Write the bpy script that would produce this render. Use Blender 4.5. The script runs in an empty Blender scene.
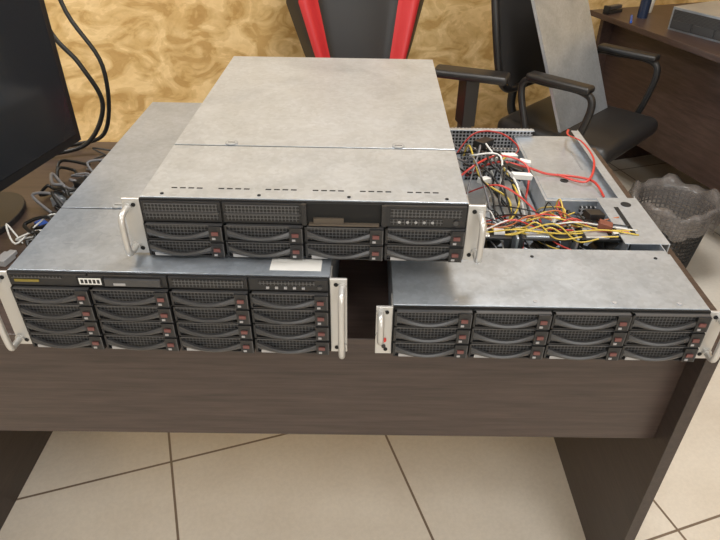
import bpy, bmesh, math, random
from mathutils import Vector, Matrix
random.seed(7)
scene=bpy.context.scene
scene.view_settings.view_transform='Standard'
R=math.radians
# ------------------------------------------------------------ materials
def newmat(name,col=(.5,.5,.5),rough=.5,metal=0.0,spec=.5,alpha=1.0,coat=0.0):
    m=bpy.data.materials.new(name); m.use_nodes=True
    b=m.node_tree.nodes['Principled BSDF']
    b.inputs['Base Color'].default_value=(*col,1); b.inputs['Roughness'].default_value=rough
    b.inputs['Metallic'].default_value=metal; b.inputs['Specular IOR Level'].default_value=spec
    b.inputs['Alpha'].default_value=alpha; b.inputs['Coat Weight'].default_value=coat
    return m
def N(m,t,**k):
    n=m.node_tree.nodes.new(t)
    for a,v in k.items(): setattr(n,a,v)
    return n
def L(m,a,b): m.node_tree.links.new(a,b)
def coords(m,scale=(1,1,1),rot=(0,0,0),loc=(0,0,0)):
    tc=N(m,'ShaderNodeTexCoord'); mp=N(m,'ShaderNodeMapping')
    mp.inputs['Scale'].default_value=scale; mp.inputs['Rotation'].default_value=rot; mp.inputs['Location'].default_value=loc
    L(m,tc.outputs['Object'],mp.inputs['Vector']); return mp.outputs['Vector']
def noise(m,vec,scale,detail=4,rough=.5,dist=0):
    n=N(m,'ShaderNodeTexNoise'); n.inputs['Scale'].default_value=scale; n.inputs['Detail'].default_value=detail
    n.inputs['Roughness'].default_value=rough; n.inputs['Distortion'].default_value=dist
    L(m,vec,n.inputs['Vector']); return n.outputs['Fac']
def ramp(m,fac,stops,interp='LINEAR'):
    r=N(m,'ShaderNodeValToRGB'); r.color_ramp.interpolation=interp
    e=r.color_ramp.elements
    while len(e)<len(stops): e.new(.5)
    for i,(p,c) in enumerate(stops):
        e[i].position=p; e[i].color=(*c,1)
    L(m,fac,r.inputs['Fac']); return r.outputs['Color']
def mix(m,fac,a,b,mode='MIX'):
    n=N(m,'ShaderNodeMix',data_type='RGBA',blend_type=mode)
    if isinstance(fac,(int,float)): n.inputs[0].default_value=fac
    else: L(m,fac,n.inputs[0])
    for i,v in ((6,a),(7,b)):
        if isinstance(v,tuple): n.inputs[i].default_value=(*v,1)
        else: L(m,v,n.inputs[i])
    return n.outputs[2]
def bsdf(m): return m.node_tree.nodes['Principled BSDF']
def setcol(m,c): L(m,c,bsdf(m).inputs['Base Color'])
def bump(m,h,strength=.3,dist=.002):
    b=N(m,'ShaderNodeBump'); b.inputs['Strength'].default_value=strength; b.inputs['Distance'].default_value=dist
    L(m,h,b.inputs['Height']); L(m,b.outputs['Normal'],bsdf(m).inputs['Normal'])

def galv(name,lo,hi,metal=.6,rough=.31):
    m=newmat(name,hi,rough,metal)
    v=coords(m)
    a=noise(m,v,14,8,.75,.6)
    c=ramp(m,a,[(.30,lo),(.70,hi)])
    for ang,sc in ((25,(2.5,90,90)),(-50,(3,75,75))):
        v2=coords(m,sc,(0,0,R(ang))); s=noise(m,v2,3.5,5,.75)
        c=mix(m,.85,c,ramp(m,s,[(.25,(1.35,1.35,1.36)),(.33,(1,1,1)),(.64,(1,1,1)),(.74,(.72,.72,.73))]),'MULTIPLY')
    vb=noise(m,v,5,3,.5,1.2)
    c=mix(m,.8,c,ramp(m,vb,[(.34,(.86,.87,.88)),(.50,(1,1,1)),(.68,(1.07,1.07,1.07))]),'MULTIPLY')
    sp=N(m,'ShaderNodeTexVoronoi'); sp.inputs['Scale'].default_value=150; L(m,v,sp.inputs['Vector'])
    sx=N(m,'ShaderNodeSeparateColor'); L(m,sp.outputs['Color'],sx.inputs[0])
    c=mix(m,1.0,c,ramp(m,sx.outputs[0],[(0,(.93,.93,.93)),(1,(1.05,1.05,1.05))]),'MULTIPLY')
    setcol(m,c)
    rr=N(m,'ShaderNodeMapRange'); rr.inputs['To Min'].default_value=rough-.10; rr.inputs['To Max'].default_value=rough+.14
    L(m,a,rr.inputs['Value']); L(m,rr.outputs[0],bsdf(m).inputs['Roughness'])
    return m
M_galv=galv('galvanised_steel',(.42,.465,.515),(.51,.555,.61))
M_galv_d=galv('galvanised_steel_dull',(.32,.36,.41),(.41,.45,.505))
M_alu=newmat('brushed_aluminium',(.54,.535,.52),.34,.55)
M_blk=newmat('black_plastic',(.013,.013,.014),.42)
M_blk2=newmat('black_lever',(.046,.046,.048),.30)
M_edge=newmat('worn_bezel_edge',(.075,.075,.078),.35,.2)
M_void=newmat('dark_recess',(.003,.003,.003),.8)
M_red=newmat('maroon_latch',(.15,.055,.05),.45)
M_silver=newmat('silver_label',(.36,.36,.37),.45,.2)
M_white=newmat('white_label',(.70,.70,.68),.5)
M_dust=newmat('dusty_metal',(.10,.08,.06),.7,.2)
M_blue=newmat('blue_connector',(.02,.09,.42),.4)
M_mesh=newmat('perforated_black',(.02,.02,.02),.5)
def perf(m,pitch,solid,hole,th=.25):
    tc=N(m,'ShaderNodeTexCoord'); sx=N(m,'ShaderNodeSeparateXYZ'); L(m,tc.outputs['Object'],sx.inputs[0])
    def sn(o):
        a=N(m,'ShaderNodeMath',operation='MULTIPLY'); a.inputs[1].default_value=math.pi/pitch; L(m,o,a.inputs[0])
        b=N(m,'ShaderNodeMath',operation='SINE'); L(m,a.outputs[0],b.inputs[0])
        c=N(m,'ShaderNodeMath',operation='ABSOLUTE'); L(m,b.outputs[0],c.inputs[0]); return c.outputs[0]
    p=N(m,'ShaderNodeMath',operation='MULTIPLY'); L(m,sn(sx.outputs[0]),p.inputs[0]); L(m,sn(sx.outputs[2]),p.inputs[1])
    g=N(m,'ShaderNodeMath',operation='GREATER_THAN'); g.inputs[1].default_value=th; L(m,p.outputs[0],g.inputs[0])
    setcol(m,mix(m,g.outputs[0],solid,hole))
perf(M_mesh,.0048,(.075,.075,.078),(.003,.003,.003),.3)
M_perfs=newmat('perforated_steel',(.5,.5,.5),.45,.4)
perf(M_perfs,.008,(.48,.48,.49),(.02,.02,.02),.45)
def wood(name,lo,hi,scale):
    m=newmat(name,lo,.38)
    v=coords(m,scale)
    a=noise(m,v,6,6,.6,.3); b=noise(m,v,22,4,.6)
    c=ramp(m,a,[(.32,lo),(.68,hi)])
    c=mix(m,.35,c,ramp(m,b,[(.35,(.45,.45,.45)),(.65,(1,1,1))]),'MULTIPLY')
    setcol(m,c); bump(m,b,.12,.001); return m
M_wood=wood('wenge_laminate',(.043,.028,.023),(.078,.053,.044),(1,18,22))
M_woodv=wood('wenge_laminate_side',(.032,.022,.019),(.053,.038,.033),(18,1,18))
M_wood2=wood('wenge_laminate_room',(.045,.027,.022),(.080,.050,.042),(12,1.2,12))

# ------------------------------------------------------------ mesh builder
class B:
    def __init__(s,name,parent=None,bevel=0,seg=2):
        s.name=name; s.parent=parent; s.bm=bmesh.new(); s.mats=[]; s.bevel=bevel; s.seg=seg
    def mi(s,m):
        if m not in s.mats: s.mats.append(m)
        return s.mats.index(m)
    def faces(s,vs,fs,mat,smooth=False,mtx=None):
        if mtx: vs=[mtx@Vector(v) for v in vs]
        bv=[s.bm.verts.new(v) for v in vs]; k=s.mi(mat)
        for f in fs:
            try:
                fc=s.bm.faces.new([bv[i] for i in f]); fc.material_index=k; fc.smooth=smooth
            except ValueError: pass
    def box(s,x0,x1,y0,y1,z0,z1,mat,mtx=None):
        vs=[(x0,y0,z0),(x1,y0,z0),(x1,y1,z0),(x0,y1,z0),(x0,y0,z1),(x1,y0,z1),(x1,y1,z1),(x0,y1,z1)]
        s.faces(vs,[(0,3,2,1),(4,5,6,7),(0,1,5,4),(1,2,6,5),(2,3,7,6),(3,0,4,7)],mat,False,mtx)
    def cyl(s,p0,p1,r0,mat,r1=None,seg=20,mtx=None,smooth=True):
        if r1 is None: r1=r0
        p0=Vector(p0);p1=Vector(p1); d=(p1-p0).normalized()
        a=d.orthogonal().normalized(); b=d.cross(a)
        vs=[];
        for p,r in((p0,r0),(p1,r1)):
            for i in range(seg):
                t=2*math.pi*i/seg; vs.append(p+a*math.cos(t)*r+b*math.sin(t)*r)
        s.faces(vs,[(i,(i+1)%seg,seg+(i+1)%seg,seg+i) for i in range(seg)],mat,smooth,mtx)
        s.faces(vs[:seg],[tuple(reversed(range(seg)))],mat,False,mtx)
        s.faces(vs[seg:],[tuple(range(seg))],mat,False,mtx)
    def tube(s,pts,r,mat,seg=10,mtx=None,flat=1.0):
        pts=[Vector(p) for p in pts]; n=len(pts); vs=[]
        ref=None
        for i,p in enumerate(pts):
            d=(pts[min(i+1,n-1)]-pts[max(i-1,0)]).normalized()
            if ref is None: ref=d.orthogonal().normalized()
            a=(ref-d*ref.dot(d)).normalized(); ref=a; b=d.cross(a)
            for j in range(seg):
                t=2*math.pi*j/seg; vs.append(p+a*math.cos(t)*r+b*math.sin(t)*r*flat)
        fs=[(i*seg+j,i*seg+(j+1)%seg,(i+1)*seg+(j+1)%seg,(i+1)*seg+j) for i in range(n-1) for j in range(seg)]
        fs+=[tuple(reversed(range(seg))),tuple(range((n-1)*seg,n*seg))]
        s.faces(vs,fs,mat,True,mtx)
    def prism(s,poly,z0,z1,mat,mtx=None):
        n=len(poly); vs=[(x,y,z0) for x,y in poly]+[(x,y,z1) for x,y in poly]
        fs=[(i,(i+1)%n,n+(i+1)%n,n+i) for i in range(n)]+[tuple(reversed(range(n))),tuple(range(n,2*n))]
        s.faces(vs,fs,mat,False,mtx)
    def rbox(s,c,size,r,mat,mtx=None,seg=5):
        bm=bmesh.new(); bmesh.ops.create_cube(bm,size=1)
        for v in bm.verts: v.co=Vector((v.co.x*size[0],v.co.y*size[1],v.co.z*size[2]))
        bmesh.ops.bevel(bm,geom=list(bm.edges),offset=r,segments=seg,affect='EDGES',profile=.5)
        bm.verts.index_update()
        vs=[v.co+Vector(c) for v in bm.verts]; fs=[tuple(v.index for v in f.verts) for f in bm.faces]
        bm.free(); s.faces(vs,fs,mat,True,mtx)
    def done(s,loc=(0,0,0),rot=(0,0,0)):
        bmesh.ops.recalc_face_normals(s.bm,faces=s.bm.faces)
        me=bpy.data.meshes.new(s.name); s.bm.to_mesh(me); s.bm.free()
        for m in s.mats: me.materials.append(m)
        o=bpy.data.objects.new(s.name,me); scene.collection.objects.link(o)
        o.location=loc; o.rotation_euler=rot
        if s.parent: o.parent=s.parent
        if s.bevel:
            md=o.modifiers.new('bevel','BEVEL'); md.width=s.bevel; md.segments=s.seg; md.limit_method='ANGLE'; md.angle_limit=R(40)
        return o
def empty(name,loc=(0,0,0),rotz=0):
    o=bpy.data.objects.new(name,None); scene.collection.objects.link(o); o.location=loc; o.rotation_euler=(0,0,rotz); o.empty_display_size=.05
    return o
def smooth(pts,n=8):
    P=[Vector(p) for p in pts]; P=[P[0]]+P+[P[-1]]; out=[]
    for i in range(1,len(P)-2):
        a,b,c,d=P[i-1:i+3]
        for k in range(n):
            t=k/n
            out.append(.5*((2*b)+(c-a)*t+(2*a-5*b+4*c-d)*t*t+(3*b-a-3*c+d)*t**3))
    out.append(P[-2]); return out

# ------------------------------------------------------------ room (rotated vs. desk)
A=R(18.5); RM=Matrix.Rotation(A,4,'Z')
def at(u,w,z): return RM@Vector((u,w,z))
U0,U1,W0,W1,HC=-2.6,2.64,-2.2,2.62,2.8
M_floor=newmat('cream_floor_tile',(.6,.55,.48),.28)
v=coords(M_floor,loc=(.142,-(1.142-.576),0))
br=N(M_floor,'ShaderNodeTexBrick',offset=0.0,squash=1.0)
for k,val in (('Scale',1),('Mortar Size',.0032),('Mortar Smooth',.1),('Brick Width',.576),('Row Height',.576),('Bias',0)): br.inputs[k].default_value=val
L(M_floor,v,br.inputs['Vector'])
n1=noise(M_floor,v,5,5,.6); n2=noise(M_floor,v,90,3,.7)
tc=ramp(M_floor,n1,[(.3,(.66,.605,.525)),(.7,(.74,.69,.61))])
tc=mix(M_floor,.18,tc,ramp(M_floor,n2,[(.4,(.7,.7,.7)),(.6,(1,1,1))]),'MULTIPLY')
setcol(M_floor,mix(M_floor,br.outputs['Fac'],tc,(.18,.135,.10)))
M_wall=newmat('ochre_decor_plaster',(.6,.42,.2),.42)
v=coords(M_wall,(1.0,1,1.5),(R(0),R(40),0))
w1=noise(M_wall,v,3.0,3,.5,1.0); w2=noise(M_wall,v,7.5,4,.55,1.1); w3=noise(M_wall,v,26,5,.65,.8)
c1=ramp(M_wall,w1,[(.32,(.60,.405,.165)),(.52,(.70,.505,.24)),(.70,(.66,.46,.20))])
c2=ramp(M_wall,w2,[(.40,(.74,.66,.52)),(.455,(.92,.89,.82)),(.50,(1,1,1)),(.545,(1.05,1.06,1.10)),(.575,(1.20,1.25,1.40)),(.70,(1.12,1.15,1.22))])
cc=mix(M_wall,.95,c1,c2,'MULTIPLY')
cc=mix(M_wall,.3,cc,ramp(M_wall,w3,[(.38,(.72,.66,.56)),(.55,(1,1,1))]),'MULTIPLY')
setcol(M_wall,cc); bump(M_wall,w2,.25,.003)
M_plain=newmat('cream_wall_paint',(.70,.66,.58),.8); M_ceil=newmat('white_ceiling',(.8,.79,.77),.9)
b=B('floor'); b.box(U0-.1,U1+.1,W0-.1,W1+.1,-.05,0,M_floor); b.done(rot=(0,0,A))
b=B('ceiling'); b.box(U0-.1,U1+.1,W0-.1,W1+.1,HC,HC+.05,M_ceil); b.done(rot=(0,0,A))
for nm,bx,mt in (('wall_back',(U0-.1,U1+.1,W1,W1+.1),M_wall),('wall_front',(U0-.1,U1+.1,W0-.1,W0),M_plain),
              ('wall_left',(U0-.1,U0,W0,W1),M_plain),('wall_right',(U1,U1+.1,W0,W1),M_wall)):
    b=B(nm); b.box(*bx,0,HC,mt); b.done(rot=(0,0,A))
M_base=newmat('cream_skirting',(.60,.53,.43),.4)
b=B('baseboard_back',bevel=.003); b.box(U0,U1,W1-.014,W1,0,.07,M_base); b.done(rot=(0,0,A))
b=B('baseboard_right',bevel=.003); b.box(U1-.014,U1,W0,W1-.014,0,.07,M_base); b.done(rot=(0,0,A))

# ------------------------------------------------------------ main desk
DT=.75
desk=empty('office_desk')
b=B('desktop',desk,.0015); b.box(-.880,.574,.690,1.405,DT-.022,DT,M_wood); b.done()
b=B('side_panels',desk,.001); b.box(-.875,-.853,.711,1.385,0,DT-.022,M_woodv); b.box(.547,.569,.711,1.385,0,DT-.022,M_woodv); b.done()
b=B('modesty_panel',desk,.001); b.box(-.853,.547,.750,.768,.461,DT-.022,M_wood); b.done()
b=B('panel_brackets',desk,.0005)
for x in (-.845,.515): b.box(x,x+.018,.768,.786,.50,.52,M_blk)
b.done()

# ------------------------------------------------------------ rack servers
def tray(b,cx,z0,w,h,label,y=-.0):
    x0=cx-w/2; x1=cx+w/2; t=.0016
    b.box(x0,x1,y-.003,y,z0,z0+h,M_void)
    b.box(x0+.002,x1-.016,y-.0045,y-.003,z0+.002,z0+h-.002,M_mesh)
    b.box(x0,x1,y-.008,y-.003,z0+h-t,z0+h,M_edge); b.box(x0,x1,y-.008,y-.003,z0,z0+t,M_blk)
    b.box(x0,x0+.003,y-.008,y-.003,z0,z0+h,M_blk)
    b.box(x1-.018,x1,y-.011,y-.003,z0+.001,z0+h-.001,M_blk)
    b.box(x1-.0015,x1-.0003,y-.0113,y-.003,z0+.001,z0+h-.001,M_edge)
    b.box(x1-.0145,x1-.0055,y-.0130,y-.011,z0+h*.42,z0+h*.62,M_red)
    b.box(x1-.0145,x1-.010,y-.0122,y-.011,z0+h*.14,z0+h*.26,M_silver)
    n=14; vs=[]
    xa=x0+.003; xb=x1-.014
    for i in range(n+1):
        t2=i/n; s=math.sin(math.pi*t2); x=xa+(xb-xa)*t2
        zc=z0+h*(.52-.28*s); hh=h*(.20-.10*s); yy=y-.008-.006*s
        vs+=[(x,yy,zc-hh),(x,yy-.0015,zc),(x,yy,zc+hh),(x,yy+.004,zc+hh),(x,yy+.004,zc-hh)]
    fs=[(i*5+j,i*5+(j+1)%5,(i+1)*5+(j+1)%5,(i+1)*5+j) for i in range(n) for j in range(5)]
    fs+=[(0,1,2,3,4),tuple(n*5+k for k in (4,3,2,1,0))]
    b.faces(vs,fs,M_blk2)
    if label: b.box(x0+.008,x0+.030,y-.0092,y-.008,z0+.0010,z0+.0060,M_silver)
def ears(par,H,red=False):
    b=B('rack_ears',par,.0012)
    for s in (-1,1):
        xa,xb=sorted((s*.2175,s*.241))
        b.box(xa,xb,-.004,0,.001,H-.001,M_alu)
        b.box(*sorted((s*.2175,s*.2195)),0,.03,.002,H-.002,M_alu)
        for z in (.010,H-.010):
            b.cyl((s*.226,-.0042,z),(s*.226,-.0052,z),.003,M_void,seg=10)
    b.done()
    b=B('handles',par)
    for s in (-1,1):
        x=s*.2345; lo,hi=.014,H-.014
        if red and s<0: lo,hi=.036,H-.010
        pr=.026 if red else .032
        pts=smooth([(x,-.003,lo),(x,-pr*.65,lo),(x,-pr*.95,lo+.006),(x,-pr,(lo+hi)/2),(x,-pr*.95,hi-.006),(x,-pr*.65,hi),(x,-.003,hi)],5)
        b.tube(pts,.0046,M_alu,10)
        for z in (lo,hi): b.cyl((x,-.004,z),(x,-.007,z),.0065,M_alu,seg=14)
    if red:
        b.cyl((-.229,-.004,.028),(-.229,-.006,.028),.004,newmat('red_button',(.6,.03,.02),.4),seg=14)
        b.cyl((-.229,-.004,.016),(-.229,-.006,.016),.003,M_blk,seg=12)
    b.done()
def grille_module(b,cx,z0,w,h):
    b.box(cx-w/2,cx+w/2,-.006,0,z0,z0+h,M_blk)
    b.box(cx-w/2+.004,cx+w/2-.004,-.0072,-.006,z0+.004,z0+h-.003,M_mesh)
    b.box(cx-w/2+.002,cx+w/2-.002,-.0085,-.006,z0+h*.45,z0+h*.52,M_blk2)
LIDF=.138
def server(kind,H,depth,loc,yaw):
    par=empty('rack_server',loc,yaw)
    W=.2175
    b=B('chassis',par,.0012)
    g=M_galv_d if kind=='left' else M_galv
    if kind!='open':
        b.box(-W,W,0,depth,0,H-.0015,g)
    else:
        t=.0015
        b.box(-W,W,0,depth,0,t,M_galv_d)
        b.box(-W,-W+t,0,depth,t,H-.003,g); b.box(W-t,W,0,depth,t,H-.003,g)
        b.box(-W+t,W-t,0,LIDF+.012,t,H-.0015,g)
    b.done()
    b=B('drive_bays',par)
    b.box(-W,W,-.003,0,.001,H-.001,M_void)
    cols=[-.1625,-.0542,.0542,.1625]; w=.1055
    if kind=='left': rows=4; rh=.0272
    elif kind=='top': rows=2; rh=.0262
    else: rows=3; rh=.0280
    for c in cols:
        for r in range(rows):
            tray(b,c,.0025+r*rh,w,rh-.0018,r==0,-.003)
    ztop=.0025+rows*rh; ht=H-.003-ztop
    if kind=='top':
        grille_module(b,cols[0],ztop,w,ht); grille_module(b,cols[1],ztop,w,ht)
        c=cols[2]; b.box(c-w/2,c+w/2,-.005,-.003,ztop,H-.002,M_void)
        b.box(c-w/2+.006,c+w/2-.006,-.012,-.003,ztop+.001,ztop+.003,M_dust)
        b.box(c-w/2+.012,c-w/2+.052,-.009,-.005,ztop+.003,ztop+.010,M_dust)
        for q in (-1,1): b.box(c+q*w/2-.003,c+q*w/2+.003,-.010,-.003,ztop,H-.002,M_blk)
        c=cols[3]; b.box(c-w/2,c+w/2,-.008,0,ztop,H-.002,M_blk)
        b.box(c-w/2+.006,c+w/2-.006,-.0092,-.008,ztop+ht*.50,ztop+ht*.88,M_mesh)
        b.box(c-w/2+.006,c+w/2-.030,-.0092,-.008,ztop+ht*.12,ztop+ht*.40,M_mesh)
        for k in range(5): b.cyl((c-.035+k*.011,-.0092,ztop+ht*.26),(c-.035+k*.011,-.0100,ztop+ht*.26),.0020,M_silver,seg=8)
        b.cyl((c+.040,-.008,ztop+ht*.26),(c+.040,-.0105,ztop+ht*.26),.0035,M_blk2,seg=12)
    if kind=='left':
        zt=ztop+.001; z2=H-.002; hh=z2-zt
        for i,c in enumerate(cols):
            b.box(c-w/2,c+w/2,-.007,0,zt,z2,M_blk)
        b.box(cols[0]-.045,cols[0]-.012,-.0085,-.007,zt+hh*.35,zt+hh*.55,newmat('amber_mark',(.22,.17,.03),.5))
        b.box(cols[0]-.048,cols[0]+.02,-.0080,-.007,zt+hh*.68,zt+hh*.88,M_mesh)
        b.box(-.122,-.086,-.0092,-.007,zt+hh*.14,zt+hh*.96,M_void)
        b.box(-.119,-.089,-.0096,-.0092,zt+hh*.26,zt+hh*.84,M_white)
        for k in range(5): b.box(-.1165+k*.0055,-.1130+k*.0055,-.0100,-.0096,zt+hh*.38,zt+hh*.72,M_blk)
        b.box(cols[1]-.030,cols[1]+.045,-.011,-.007,zt+hh*.2,zt+hh*.8,M_blk2)
        b.box(cols[1]-.018,cols[1]-.002,-.0118,-.011,zt+hh*.3,zt+hh*.5,M_silver)
        b.box(cols[2]-.048,cols[2]+.048,-.0085,-.007,zt+hh*.2,zt+hh*.85,M_mesh)
        b.box(cols[3]-.040,cols[3]+.035,-.0085,-.007,zt+hh*.55,zt+hh*.88,M_mesh)
        for k in range(5): b.box(cols[3]-.03+k*.012,cols[3]-.026+k*.012,-.009,-.007,zt+hh*.2,zt+hh*.38,M_silver)
        b.cyl((cols[3]+.042,-.007,zt+hh*.35),(cols[3]+.042,-.009,zt+hh*.35),.003,M_blk2,seg=12)
    b.done()
    ears(par,H,kind=='open')
    b=B('lid',par,.0006)
    if kind=='open':
        b.box(-W,W,.001,LIDF,H-.0015,H,g)
        for x in (-.13,-.02,.09,.18): 
            b.cyl((x,.012,H),(x,.012,H+.0008),.0032,M_silver,seg=12)
        for x in (-.19,.0,.19): b.cyl((x,.125,H),(x,.125,H+.0008),.0028,M_void,seg=12)
    else:
        sp=.170
        b.box(-W,W,.001,sp-.0015,H-.0015,H,g)
        b.box(-W,W,sp+.0015,depth,H-.0015,H+.0003,g)
        b.box(-W+.001,W-.001,sp-.0017,sp+.0017,H-.0022,H-.0010,M_void)
        for x in (-.13,.13):
            b.cyl((x,sp+.010,H),(x,sp+.010,H+.0014),.010,M_galv_d,seg=20)
            b.cyl((x,sp+.010,H+.0014),(x,sp+.010,H+.0016),.0075,M_galv,seg=20)
            b.box(x-.006,x+.006,sp+.009,sp+.011,H+.001,H+.0019,M_void)
        if kind=='top':
            for gq in range(6):
                for k in range(4):
                    x=-.178+gq*.064+k*.0115
                    b.box(x-.0040,x+.0040,.026,.0290,H-.001,H+.0004,M_void)
            for x in (-.19,-.06,.06,.19): b.cyl((x,.010,H),(x,.010,H+.0008),.0025,M_void,seg=12)
        else:
            b.box(.135,.205,.012,.040,H,H+.0006,M_white)
    b.done()
    b=B('rear_panel',par,.0005)
    if kind!='open':
        b.box(-W+.01,W-.01,depth,depth+.002,.006,H-.006,M_perfs)
        b.box(-W+.02,-W+.10,depth+.002,depth+.006,.010,H-.010,M_blk)
        b.box(W-.16,W-.03,depth+.002,depth+.004,.015,.045,M_blk)
    else:
        b.box(-W+.0015,W-.10,depth-.002,depth,.0015,H-.002,M_perfs)
        b.box(-W+.0015,W-.10,depth-.014,depth-.002,H-.0035,H-.002,M_galv)
    b.done()
    return par
HL,HT=.132,.088
srvL=server('left',HL,.648,(-.258,.668,DT),R(-1.0))
srvT=server('top',HT,.648,(-.076,.712,DT+HL+.0016),R(-1.0))
srvR=server('open',HT,.648,(.264,.660,DT),R(-.3))

# ---- open interior parts
par=srvR
b=B('psu_cage',par,.001)
b.box(.075,.2155,.34,.645,.0015,.070,M_galv)
b.box(.080,.210,.348,.637,.070,.0712,M_galv)
b.box(.140,.205,.335,.34,.012,.06,M_perfs)
b.cyl((.130,.42,.0712),(.130,.42,.0718),.008,M_void,seg=20)
b.box(.178,.182,.47,.56,.0712,.0718,M_galv_d)
b.done()
b=B('sheet_metal_bracket',par,.0008)
b.box(.160,.232,.17,.325,.0845,.086,M_galv); b.box(.230,.232,.17,.325,.060,.0845,M_galv)
b.box(.165,.167,.17,.325,.030,.0845,M_galv_d)
b.box(.180,.188,.20,.29,.086,.0866,M_void)
b.cyl((.205,.30,.086),(.205,.30,.0866),.009,M_void,seg=20)
b.box(.200,.2155,.325,.64,.0845,.086,M_galv)
b.box(-.216,-.05,.50,.62,.0015,.045,M_galv_d)
b.box(-.05,.07,.56,.565,.0015,.075,M_perfs)
b.box(-.216,.16,.238,.241,.0015,.030,M_galv)
b.box(-.10,.072,.33,.50,.0015,.030,M_galv)
b.done()
b=B('cooling_fans',par,.0006)
for i in range(4):
    cx=-.155+i*.098
    for (xa,xb,za,zb) in ((cx-.041,cx+.041,.0015,.006),(cx-.041,cx+.041,.076,.0805),(cx-.041,cx-.037,.006,.076),(cx+.037,cx+.041,.006,.076)):
        b.box(xa,xb,.190,.228,za,zb,M_blk if i%2 else M_blk2)
    b.cyl((cx,.195,.041),(cx,.223,.041),.017,M_blk,seg=18)
    for k in range(7):
        m=Matrix.Translation((cx,.209,.041))@Matrix.Rotation(2*math.pi*k/7,4,'Y')@Matrix.Translation((.026,0,0))@Matrix.Rotation(R(35),4,'X')
        b.box(-.010,.010,-.010,.010,-.0008,.0008,M_blk2,m)
    b.box(cx-.034,cx+.004,.192,.226,.0805,.0830,M_galv if i%2==0 else M_alu)
    b.box(cx+.012,cx+.030,.200,.212,.0805,.086,M_white if i%2 else M_blk)
for i in range(4): b.box(-.206+i*.098,-.202+i*.098,.186,.232,.0015,.083,M_galv)
b.done()
M_pcb=newmat('backplane_green',(.02,.08,.04),.5)
b=B('backplane',par,.0005); b.box(-.21,.16,.158,.1605,.004,.075,M_pcb)
for i in range(7): b.box(-.19+i*.05,-.17+i*.05,.1605,.170,.052,.062,M_white if i%2 else M_blk)
b.done()
wm={'red':newmat('red_wire',(.46,.04,.03),.35),'yel':newmat('yellow_wire',(.55,.40,.06),.4),'blk':newmat('black_wire',(.01,.01,.01),.4),
    'ora':newmat('orange_wire',(.42,.13,.04),.4),'wht':newmat('white_wire',(.62,.62,.60),.4),'gry':newmat('grey_wire',(.16,.16,.17),.5)}
b=B('internal_wiring',par)
def rw(a,c,lift,jit,col,r,mid=3):
    pts=[a]
    for i in range(1,mid+1):
        t=i/(mid+1)
        p=[a[k]+(c[k]-a[k])*t+random.uniform(-jit,jit) for k in range(3)]
        p[2]=max(.006,p[2]*.6+lift*math.sin(math.pi*t)*1.0+random.uniform(-jit,jit)*.3)
        pts.append(tuple(p))
    pts.append(c); b.tube(smooth(pts,6),r,wm[col],7)
for i in range(20):
    col=['yel','blk','red','yel','ora','wht','yel','blk'][i%8]
    y=.215+random.uniform(-.015,.03)
    x0=random.uniform(-.12,.02); x1=random.uniform(.08,.195)
    rw((x0,y,.086),(x1,y+random.uniform(-.03,.03),.087),.045,.011,col,.0013)
for i in range(8):
    col=['yel','blk','red','blk'][i%4]
    rw((random.uniform(.06,.14),.215,.088),(random.uniform(.06,.12),.335,.05),.05,.015,col,.0013)
for i in range(14):
    col=['yel','blk','red','blk','wht','blk','gry'][i%7]
    rw((random.uniform(-.19,.14),.165,.06),(random.uniform(-.19,.06),random.uniform(.28,.42),.02),.055,.02,col,.0013)
for i in range(16):
    rw((random.uniform(-.05,.05),random.uniform(.28,.42),.03),(random.uniform(-.10,.05),random.uniform(.5,.59),.07),.065,.028,['blk','blk','wht','blk','yel','gry'][i%6],.0020)
b.tube(smooth([(-.05,.48,.05),(.0,.46,.09),(.06,.45,.085),(.10,.44,.076),(.15,.43,.076),(.18,.40,.080),(.185,.35,.074)],8),.0024,wm['red'],8,flat=.5)
b.tube(smooth([(.12,.44,.075),(.165,.40,.080),(.195,.46,.095),(.19,.53,.105),(.175,.58,.10),(.19,.63,.092)],8),.0025,wm['red'],8,flat=.5)
b.tube(smooth([(-.10,.40,.06),(-.05,.42,.10),(.01,.47,.10),(.06,.44,.09),(.05,.38,.05)],8),.0022,wm['red'],8,flat=.5)
b.tube(smooth([(-.06,.42,.04),(-.01,.36,.09),(.05,.33,.06),(.07,.30,.03)],8),.0022,wm['red'],8,flat=.5)
b.tube(smooth([(-.08,.53,.05),(-.03,.575,.10),(.03,.585,.10),(.06,.53,.09),(.03,.49,.08)],8),.0022,wm['red'],8,flat=.5)
b.done()
b=B('cable_connectors',par,.0008)
for (x,y,z,a,mt,s) in ((.035,.50,.085,20,M_white,(.034,.016,.010)),(.06,.465,.088,-12,M_white,(.022,.014,.009)),(-.01,.55,.092,50,M_blk,(.05,.022,.014)),
      (.035,.44,.086,-30,M_blk,(.034,.016,.010)),(.0,.47,.095,70,M_white,(.020,.012,.008)),(.04,.40,.09,10,M_white,(.040,.014,.010)),(-.03,.40,.08,40,M_white,(.026,.014,.010)),
      (.13,.245,.095,15,M_blk,(.03,.02,.012)),(.14,.215,.092,-20,newmat('brown_connector',(.16,.05,.03),.5),(.022,.016,.012)),(.06,.23,.095,35,M_white,(.016,.012,.008))):
    m=Matrix.Translation((x,y,z))@Matrix.Rotation(R(a),4,'Z')@Matrix.Rotation(R(8),4,'Y')
    b.box(-s[0]/2,s[0]/2,-s[1]/2,s[1]/2,-s[2]/2,s[2]/2,mt,m)
b.done()

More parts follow.
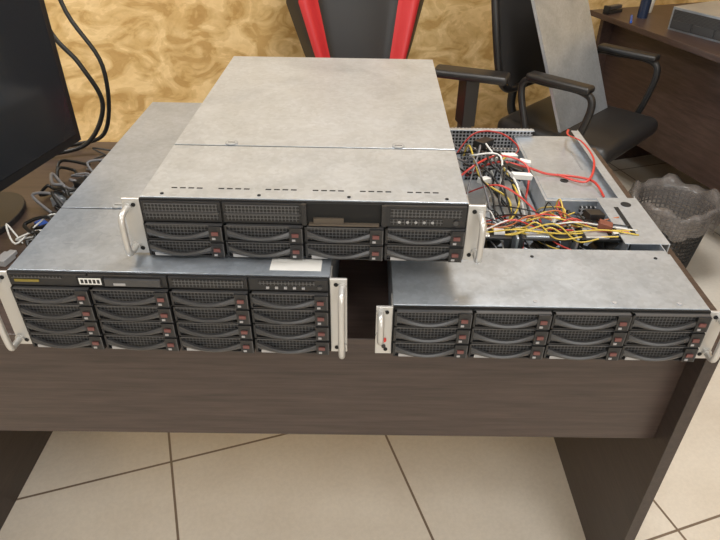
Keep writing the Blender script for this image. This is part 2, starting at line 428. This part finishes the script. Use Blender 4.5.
# ------------------------------------------------------------ monitor (screen faces +x)
mon=empty('computer_monitor',(-.682,.987,DT),R(77))
M_screen=newmat('monitor_screen',(.020,.022,.026),.16)
b=B('display',mon,.003)
b.box(-.27,.285,0,.022,.065,.41,M_blk)
b.box(-.255,.270,-.0012,0,.083,.397,M_screen)
b.box(-.2,.2,.022,.045,.12,.36,M_blk)
b.done()
b=B('stand',mon,.002)
b.box(-.035,.035,.045,.062,.012,.24,M_blk)
b.prism([(.12*math.cos(t),.065+.080*math.sin(t)) for t in [2*math.pi*i/32 for i in range(32)]],0,.012,M_blk)
b.done()

# ------------------------------------------------------------ loose cables left
b=B('black_power_cables')
def wy(x): return (W1+.3173*x)/.9483
b.tube(smooth([(-.85,wy(-.85)-.012,1.80),(-.78,1.95,1.50),(-.70,1.45,1.24),(-.665,1.34,1.05),(-.61,1.33,.96),(-.585,1.34,.87),(-.63,1.33,.785),(-.70,1.31,.762),(-.82,1.28,.762)],8),.0052,wm['blk'],8)
b.tube(smooth([(-.80,wy(-.80)-.012,1.85),(-.74,1.95,1.52),(-.67,1.45,1.26),(-.63,1.36,1.08),(-.57,1.35,.95),(-.60,1.36,.80),(-.68,1.36,.762),(-.80,1.34,.762)],8),.0048,wm['blk'],8)
b.tube(smooth([(-.90,wy(-.90)-.012,1.75),(-.84,1.9,1.4),(-.76,1.5,1.15),(-.74,1.38,.95),(-.75,1.35,.80),(-.80,1.31,.762),(-.84,1.29,.762)],8),.0048,wm['blk'],8)
b.done()
pile=empty('loose_cable_pile')
b=B('cables',pile)
for i in range(28):
    col=['blk','gry','blk','blk','gry','blk','wht'][i%7]; r=[.002,.003,.0035][i%3]
    if col=='wht': r=.0018
    pts=[]; x=random.uniform(-.62,-.53); y=random.uniform(.88,1.30)
    for k in range(6):
        pts.append((x,y,DT+r+.0015+random.uniform(0,.03)*(0<k<5)))
        x+=random.uniform(-.05,.05); y+=random.uniform(-.05,.05)
        x=min(max(x,-.655),-.505); y=min(max(y,.80),1.33)
    b.tube(smooth(pts,6),r,wm[col],7)
b.done()
b=B('adapter_plugs',pile,bevel=.0012)
for (x,y,a,mt,s) in ((-.56,.92,30,M_blue,(.034,.018,.014)),(-.60,.99,-40,M_blue,(.032,.018,.014)),(-.56,1.06,10,M_silver,(.05,.03,.02)),(-.57,1.16,60,M_blk,(.06,.035,.025)),
   (-.62,.88,80,M_silver,(.03,.02,.012)),(-.55,1.23,20,newmat('green_pcb_bits',(.03,.16,.12),.5),(.05,.035,.004)),(-.60,1.09,0,M_galv,(.04,.03,.02)),(-.55,.86,-10,M_blk,(.045,.02,.015))):
    m=Matrix.Translation((x,y,DT+s[2]/2+.0005))@Matrix.Rotation(R(a),4,'Z')
    b.box(-s[0]/2,s[0]/2,-s[1]/2,s[1]/2,-s[2]/2,s[2]/2,mt,m)
    b.box(s[0]/2,s[0]/2+.010,-s[1]*.35,s[1]*.35,-s[2]*.3,s[2]*.3,M_silver,m)
b.done()

# ------------------------------------------------------------ chairs
M_cb=newmat('chair_black_plastic',(.015,.015,.016),.4)
M_leather=newmat('black_leatherette',(.018,.018,.019),.42)
M_redl=newmat('red_leatherette',(.52,.03,.035),.38)
M_fab=newmat('black_mesh_fabric',(.022,.022,.024),.8)
M_chrome=newmat('chrome',(.6,.6,.6),.15,1)
def starbase(b,seat_z):
    for k in range(5):
        m=Matrix.Rotation(2*math.pi*k/5+.3,4,'Z')
        vs=[(0.02,-.028,.085),(.30,-.016,.062),(.30,.016,.062),(.02,.028,.085),(.02,-.022,.12),(.30,-.012,.082),(.30,.012,.082),(.02,.022,.12)]
        b.faces(vs,[(0,3,2,1),(4,5,6,7),(0,1,5,4),(1,2,6,5),(2,3,7,6),(3,0,4,7)],M_cb,False,m)
        for q in(-1,1): b.cyl((.29,q*.008,.027),(.29,q*.024,.027),.027,M_cb,seg=20,mtx=m)
        b.cyl((.29,0,.03),(.29,0,.068),.008,M_cb,seg=10,mtx=m)
    b.cyl((0,0,.08),(0,0,.24),.028,M_cb); b.cyl((0,0,.24),(0,0,seat_z-.06),.015,M_chrome)
    b.box(-.09,.09,-.11,.11,seat_z-.075,seat_z-.045,M_cb)
gc=empty('gaming_chair',(.045,2.13,0),R(12))
b=B('base',gc,.002); starbase(b,.46); b.done()
b=B('seat',gc)
b.rbox((0,0,.455),(.38,.50,.09),.035,M_leather)
for q in(-1,1): b.rbox((q*.215,0.0,.475),(.10,.48,.12),.045,M_redl)
b.done()
b=B('backrest',gc)
ns,nh=28,30; vs=[]
def hw(h):
    t=h/.82
    pts=[(0,.14),(.12,.165),(.3,.215),(.5,.265),(.62,.255),(.72,.20),(.85,.17),(.95,.155),(1,.12)]
    for (a,wa),(c,wc) in zip(pts,pts[1:]):
        if t<=c: 
            k=(t-a)/(c-a); return wa+(wc-wa)*k
    return .12
for i in range(nh+1):
    h=.82*i/nh; wd=hw(h)
    for j in range(ns+1):
        s=-1+2*j/ns; bol=.065*math.exp(-((abs(s)-.80)/.16)**2)+.02*math.cos(s*1.5)
        if h>.62: bol*=.5
        edge=math.sqrt(max(0,1-abs(s)**8))
        vs.append((s*wd,-(.02+bol)*edge,h))
for i in range(nh+1):
    h=.82*i/nh; wd=hw(h)
    for j in range(ns+1):
        s=-1+2*j/ns; edge=math.sqrt(max(0,1-abs(s)**8)); vs.append((s*wd,.05*edge+.0005,h))
K=(nh+1)*(ns+1); ix=lambda i,j:i*(ns+1)+j
m=Matrix.Translation((0,.25,.47))@Matrix.Rotation(R(-12),4,'X')
fr={M_leather:[],M_redl:[]}
for i in range(nh):
    for j in range(ns):
        s=abs(-1+2*(j+.5)/ns); h=i/nh
        mt=M_redl if (.56<s<.86) or (h<.10 and s<.5) or(.70<h<.74) else M_leather
        fr[mt].append((ix(i,j),ix(i,j+1),ix(i+1,j+1),ix(i+1,j)))
        fr[M_leather].append((K+ix(i,j),K+ix(i+1,j),K+ix(i+1,j+1),K+ix(i,j+1)))
for j in range(ns):
    fr[M_leather].append((ix(0,j),K+ix(0,j),K+ix(0,j+1),ix(0,j+1))); fr[M_leather].append((ix(nh,j),ix(nh,j+1),K+ix(nh,j+1),K+ix(nh,j)))
for mt,f in fr.items(): b.faces(vs,f,mt,True,m)
bmesh.ops.remove_doubles(b.bm,verts=b.bm.verts,dist=.0004)
for q in(-1,1): b.box(q*.17-.02,q*.17+.02,.19,.27,.40,.56,M_cb)
b.done()
b=B('armrests',gc,.003)
for q in(-1,1):
    x=q*.345
    mp=Matrix.Translation((x,-.02,.685))@Matrix.Rotation(R(58*q),4,'Z')
    b.rbox((0,0,0),(.085,.27,.03),.013,M_cb,mp)
    b.box(x-.025,x+.025,-.05,.03,.50,.672,M_cb)
    b.box(x-.018,x+.018,-.04,.02,.42,.52,M_blk2)
    b.box(min(x,q*.12),max(x,q*.12),-.045,.025,.398,.425,M_cb)
b.done()
oc=empty('office_chair',(.845,2.29,0),R(46))
b=B('base',oc,.002); starbase(b,.46); b.done()
b=B('seat',oc); b.rbox((0,0,.455),(.47,.46,.075),.034,M_leather); b.done()
b=B('backrest',oc)
mb=Matrix.Translation((0,.25,.50))@Matrix.Rotation(R(-12),4,'X')
fr=smooth([(0,0,.06),(.13,-.008,.07),(.20,-.02,.14),(.225,-.03,.32),(.20,-.02,.48),(.12,-.005,.53),(0,.002,.54),(-.12,-.005,.53),(-.20,-.02,.48),(-.225,-.03,.32),(-.20,-.02,.14),(-.13,-.008,.07),(0,0,.06)],6)
b.tube(fr,.014,M_cb,10,mb)
vs=[]; n=12
for i in range(n+1):
    for j in range(n+1):
        t=i/n; s=-1+2*j/n; z=.07+.46*t; w_=.21*(1-abs(2*t-1)**3.5*.42)
        vs.append((s*w_,.012-.035*s*s-.015*math.sin(math.pi*t),z))
fs=[(i*(n+1)+j,i*(n+1)+j+1,(i+1)*(n+1)+j+1,(i+1)*(n+1)+j) for i in range(n) for j in range(n)]
vs2=[(x,y+.006,z) for x,y,z in vs]
b.faces(vs,fs,M_fab,True,mb); b.faces(vs2,[tuple(reversed(f)) for f in fs],M_fab,True,mb)
b.tube(smooth([(0,.06,.41),(0,.24,.405),(0,.305,.46),(0,.30,.62),(0,.325,.72)],6),.018,M_cb,10)
b.done()
b=B('armrests',oc,.002)
for q in(-1,1):
    x=q*.265
    b.tube(smooth([(q*.15,-.09,.415),(x,-.10,.42),(x+q*.01,-.13,.52),(x,-.15,.64),(x,-.11,.68),(x,.02,.68),(x,.10,.675),(x,.12,.63),(x+q*.01,.08,.52),(x,.05,.42),(q*.15,.05,.415)],6),.013,M_cb,10)
    b.rbox((x,-.02,.692),(.055,.24,.025),.011,M_cb)
b.done()
lid=B('metal_cover_panel',oc,.0008)
ml=Matrix.Translation((-.01,-.03,.4945))@Matrix.Rotation(R(-25),4,'X')
lid.box(-.185,.185,0,.0015,0,.60,M_galv,ml)
for q in(-1,1): lid.box(*sorted((q*.185,q*.1835)),0,.012,0,.60,M_galv,ml)
lid.box(-.185,.185,0,.012,.5985,.60,M_galv,ml)
lid.done()

# ------------------------------------------------------------ second desk at right wall (room frame)
d2=empty('computer_desk',(0,0,0),A)
b=B('desktop',d2,.0015); b.box(1.90,2.62,.80,2.46,.728,.75,M_wood2); b.done()
b=B('panels',d2,.001); b.box(2.00,2.02,.85,2.40,.25,.728,M_wood2); b.box(1.94,2.60,2.40,2.422,0,.728,M_wood2); b.box(1.94,2.60,.828,.85,0,.728,M_wood2); b.done()
b=B('storage_chassis',None,.0015)
b.box(-.215,.215,-.22,.22,0,.085,M_galv_d); b.box(-.205,.205,-.224,-.22,.008,.078,M_mesh)
b.box(-.215,.215,-.22,.22,.085,.0865,M_galv)
for k in range(4): b.box(-.2+k*.1,-.11+k*.1,-.228,-.224,.01,.04,M_blk2)
b.done(at(2.25,1.90,.75),(0,0,A+R(-80)))
M_glass=newmat('dark_bottle',(.02,.03,.06),.15)
b=B('spray_bottle',None)
b.cyl((0,0,0),(0,0,.11),.022,M_glass); b.cyl((0,0,.11),(0,0,.135),.022,M_glass,.010); b.cyl((0,0,.135),(0,0,.165),.011,M_blue)
b.done(at(2.03,2.27,.75))
b=B('paper_cup',None); b.cyl((0,0,0),(0,0,.09),.026,M_white,.034); b.cyl((0,0,.0901),(0,0,.091),.030,M_dust); b.done(at(2.12,2.36,.75))
b=B('ballpoint_pen',None); b.cyl((-.06,0,.0055),(.06,0,.0055),.005,M_blue,seg=10); b.cyl((.06,0,.0055),(.075,0,.0055),.004,M_silver,.001,seg=10); b.done(at(1.95,2.24,.75),(0,0,1.2))
b=B('desk_stapler',None,.002); b.box(-.05,.05,-.014,.014,0,.014,M_blk); b.box(-.048,.045,-.012,.012,.018,.032,M_blk2); b.box(-.05,-.036,-.014,.014,.0,.034,M_blk); b.done(at(1.96,2.38,.75),(0,0,.6))

# ------------------------------------------------------------ waste basket with bag
bk=empty('waste_basket',(1.155,1.99,0))
b=B('wire_bin',bk); seg=44; nz=16; vs=[]
for i in range(nz+1):
    r=.105+.03*i/nz; z=.004+.28*i/nz
    for j in range(seg): t=2*math.pi*j/seg; vs.append((r*math.cos(t),r*math.sin(t),z))
b.faces(vs,[(i*seg+j,i*seg+(j+1)%seg,(i+1)*seg+(j+1)%seg,(i+1)*seg+j) for i in range(nz) for j in range(seg)],M_cb)
o=b.done(); md=o.modifiers.new('w','WIREFRAME'); md.thickness=.007
b=B('bin_rings',bk)
ring=[(.136*math.cos(2*math.pi*j/40),.136*math.sin(2*math.pi*j/40),.284) for j in range(41)]; b.tube(ring,.004,M_cb,8)
b.cyl((0,0,0),(0,0,.006),.107,M_cb,seg=40); b.done()
M_bag=newmat('bin_liner_plastic',(.21,.19,.18),.22,0,.6,.55)
b=B('bin_liner',bk); vs=[]; seg=72
prof=[(.03,.012),(.093,.02),(.098,.10),(.114,.20),(.127,.275),(.134,.305),(.143,.314),(.150,.300),(.151,.272),(.150,.245),(.147,.225)]
for i,(r,z) in enumerate(prof):
    for j in range(seg):
        t=2*math.pi*j/seg
        am=.0 if i<2 else (.006 if i<6 else .009)
        cr=am*math.sin(t*9+i*.7)+am*.8*math.sin(t*17-i*1.1)+random.uniform(-am,am)*.4
        if i<6: cr=-abs(cr)*.7
        else: cr=abs(cr)
        zz=z+(math.sin(t*5+1)*.012+math.sin(t*11)*.007)*(i>4)
        vs.append(((r+cr)*math.cos(t),(r+cr)*math.sin(t),zz))
b.faces(vs,[(i*seg+j,i*seg+(j+1)%seg,(i+1)*seg+(j+1)%seg,(i+1)*seg+j) for i in range(len(prof)-1) for j in range(seg)],M_bag,True)
b.done()
b=B('crumpled_waste',bk)
for k in range(7):
    bm2=bmesh.new(); bmesh.ops.create_icosphere(bm2,subdivisions=2,radius=.035)
    for v_ in bm2.verts: v_.co*=random.uniform(.75,1.15)
    bm2.verts.index_update(); a=k*2.3; rr=.05 if k else 0
    off=Vector((rr*math.cos(a),rr*math.sin(a),.05+.014*k))
    b.faces([v_.co+off for v_ in bm2.verts],[tuple(v_.index for v_ in f.verts) for f in bm2.faces],[M_white,M_dust,M_bag,M_silver][k%4]); bm2.free()
b.done()

# ------------------------------------------------------------ lights
def area(name,loc,sx,sy,e,col=(1,.97,.93),rot=(0,0,0)):
    l=bpy.data.lights.new(name,'AREA'); l.shape='RECTANGLE'; l.size=sx; l.size_y=sy; l.energy=e; l.color=col
    o=bpy.data.objects.new(name,l); scene.collection.objects.link(o); o.location=loc; o.rotation_euler=rot; return o
M_frame=newmat('lamp_housing',(.7,.7,.7),.5)
for (u,w,e) in ((-.9,-.7,20),(.9,-.7,20),(-.9,1.3,33),(.9,1.3,33)):
    b=B('ceiling_lamp',None,.003); b.box(-.31,.31,-.31,.31,HC-.02,HC,M_frame); b.done(at(u,w,0),(0,0,A))
    area('ceiling_light',at(u,w,HC-.024),.58,.58,e,(1,.98,.95),(0,0,A))
wf=B('window_1',None,.004)
for (a,c,d,e_) in ((-1.3,1.3,.9,.96),(-1.3,1.3,2.24,2.3),(-1.3,-1.24,.96,2.24),(1.24,1.3,.96,2.24),(-.03,.03,.96,2.24)):
    wf.box(a,c,W0,W0+.05,d,e_,M_ceil)
wf.done(rot=(0,0,A))
area('window_daylight',at(0,W0+.06,1.6),2.4,1.25,28,(.95,.98,1.0),(R(-90),0,A+math.pi))
w=bpy.data.worlds.new('world'); scene.world=w; w.use_nodes=True
w.node_tree.nodes['Background'].inputs[0].default_value=(.8,.85,.9,1); w.node_tree.nodes['Background'].inputs[1].default_value=.5

# ------------------------------------------------------------ camera
cd=bpy.data.cameras.new('camera'); cam=bpy.data.objects.new('camera',cd); scene.collection.objects.link(cam)
cd.sensor_width=36; cd.lens=30.55; cd.clip_start=.02
cam.matrix_world=Matrix.Translation((0,0,1.3586))@Matrix.Rotation(R(55),4,'X')@Matrix.Rotation(R(.7),4,'Z')
scene.camera=cam
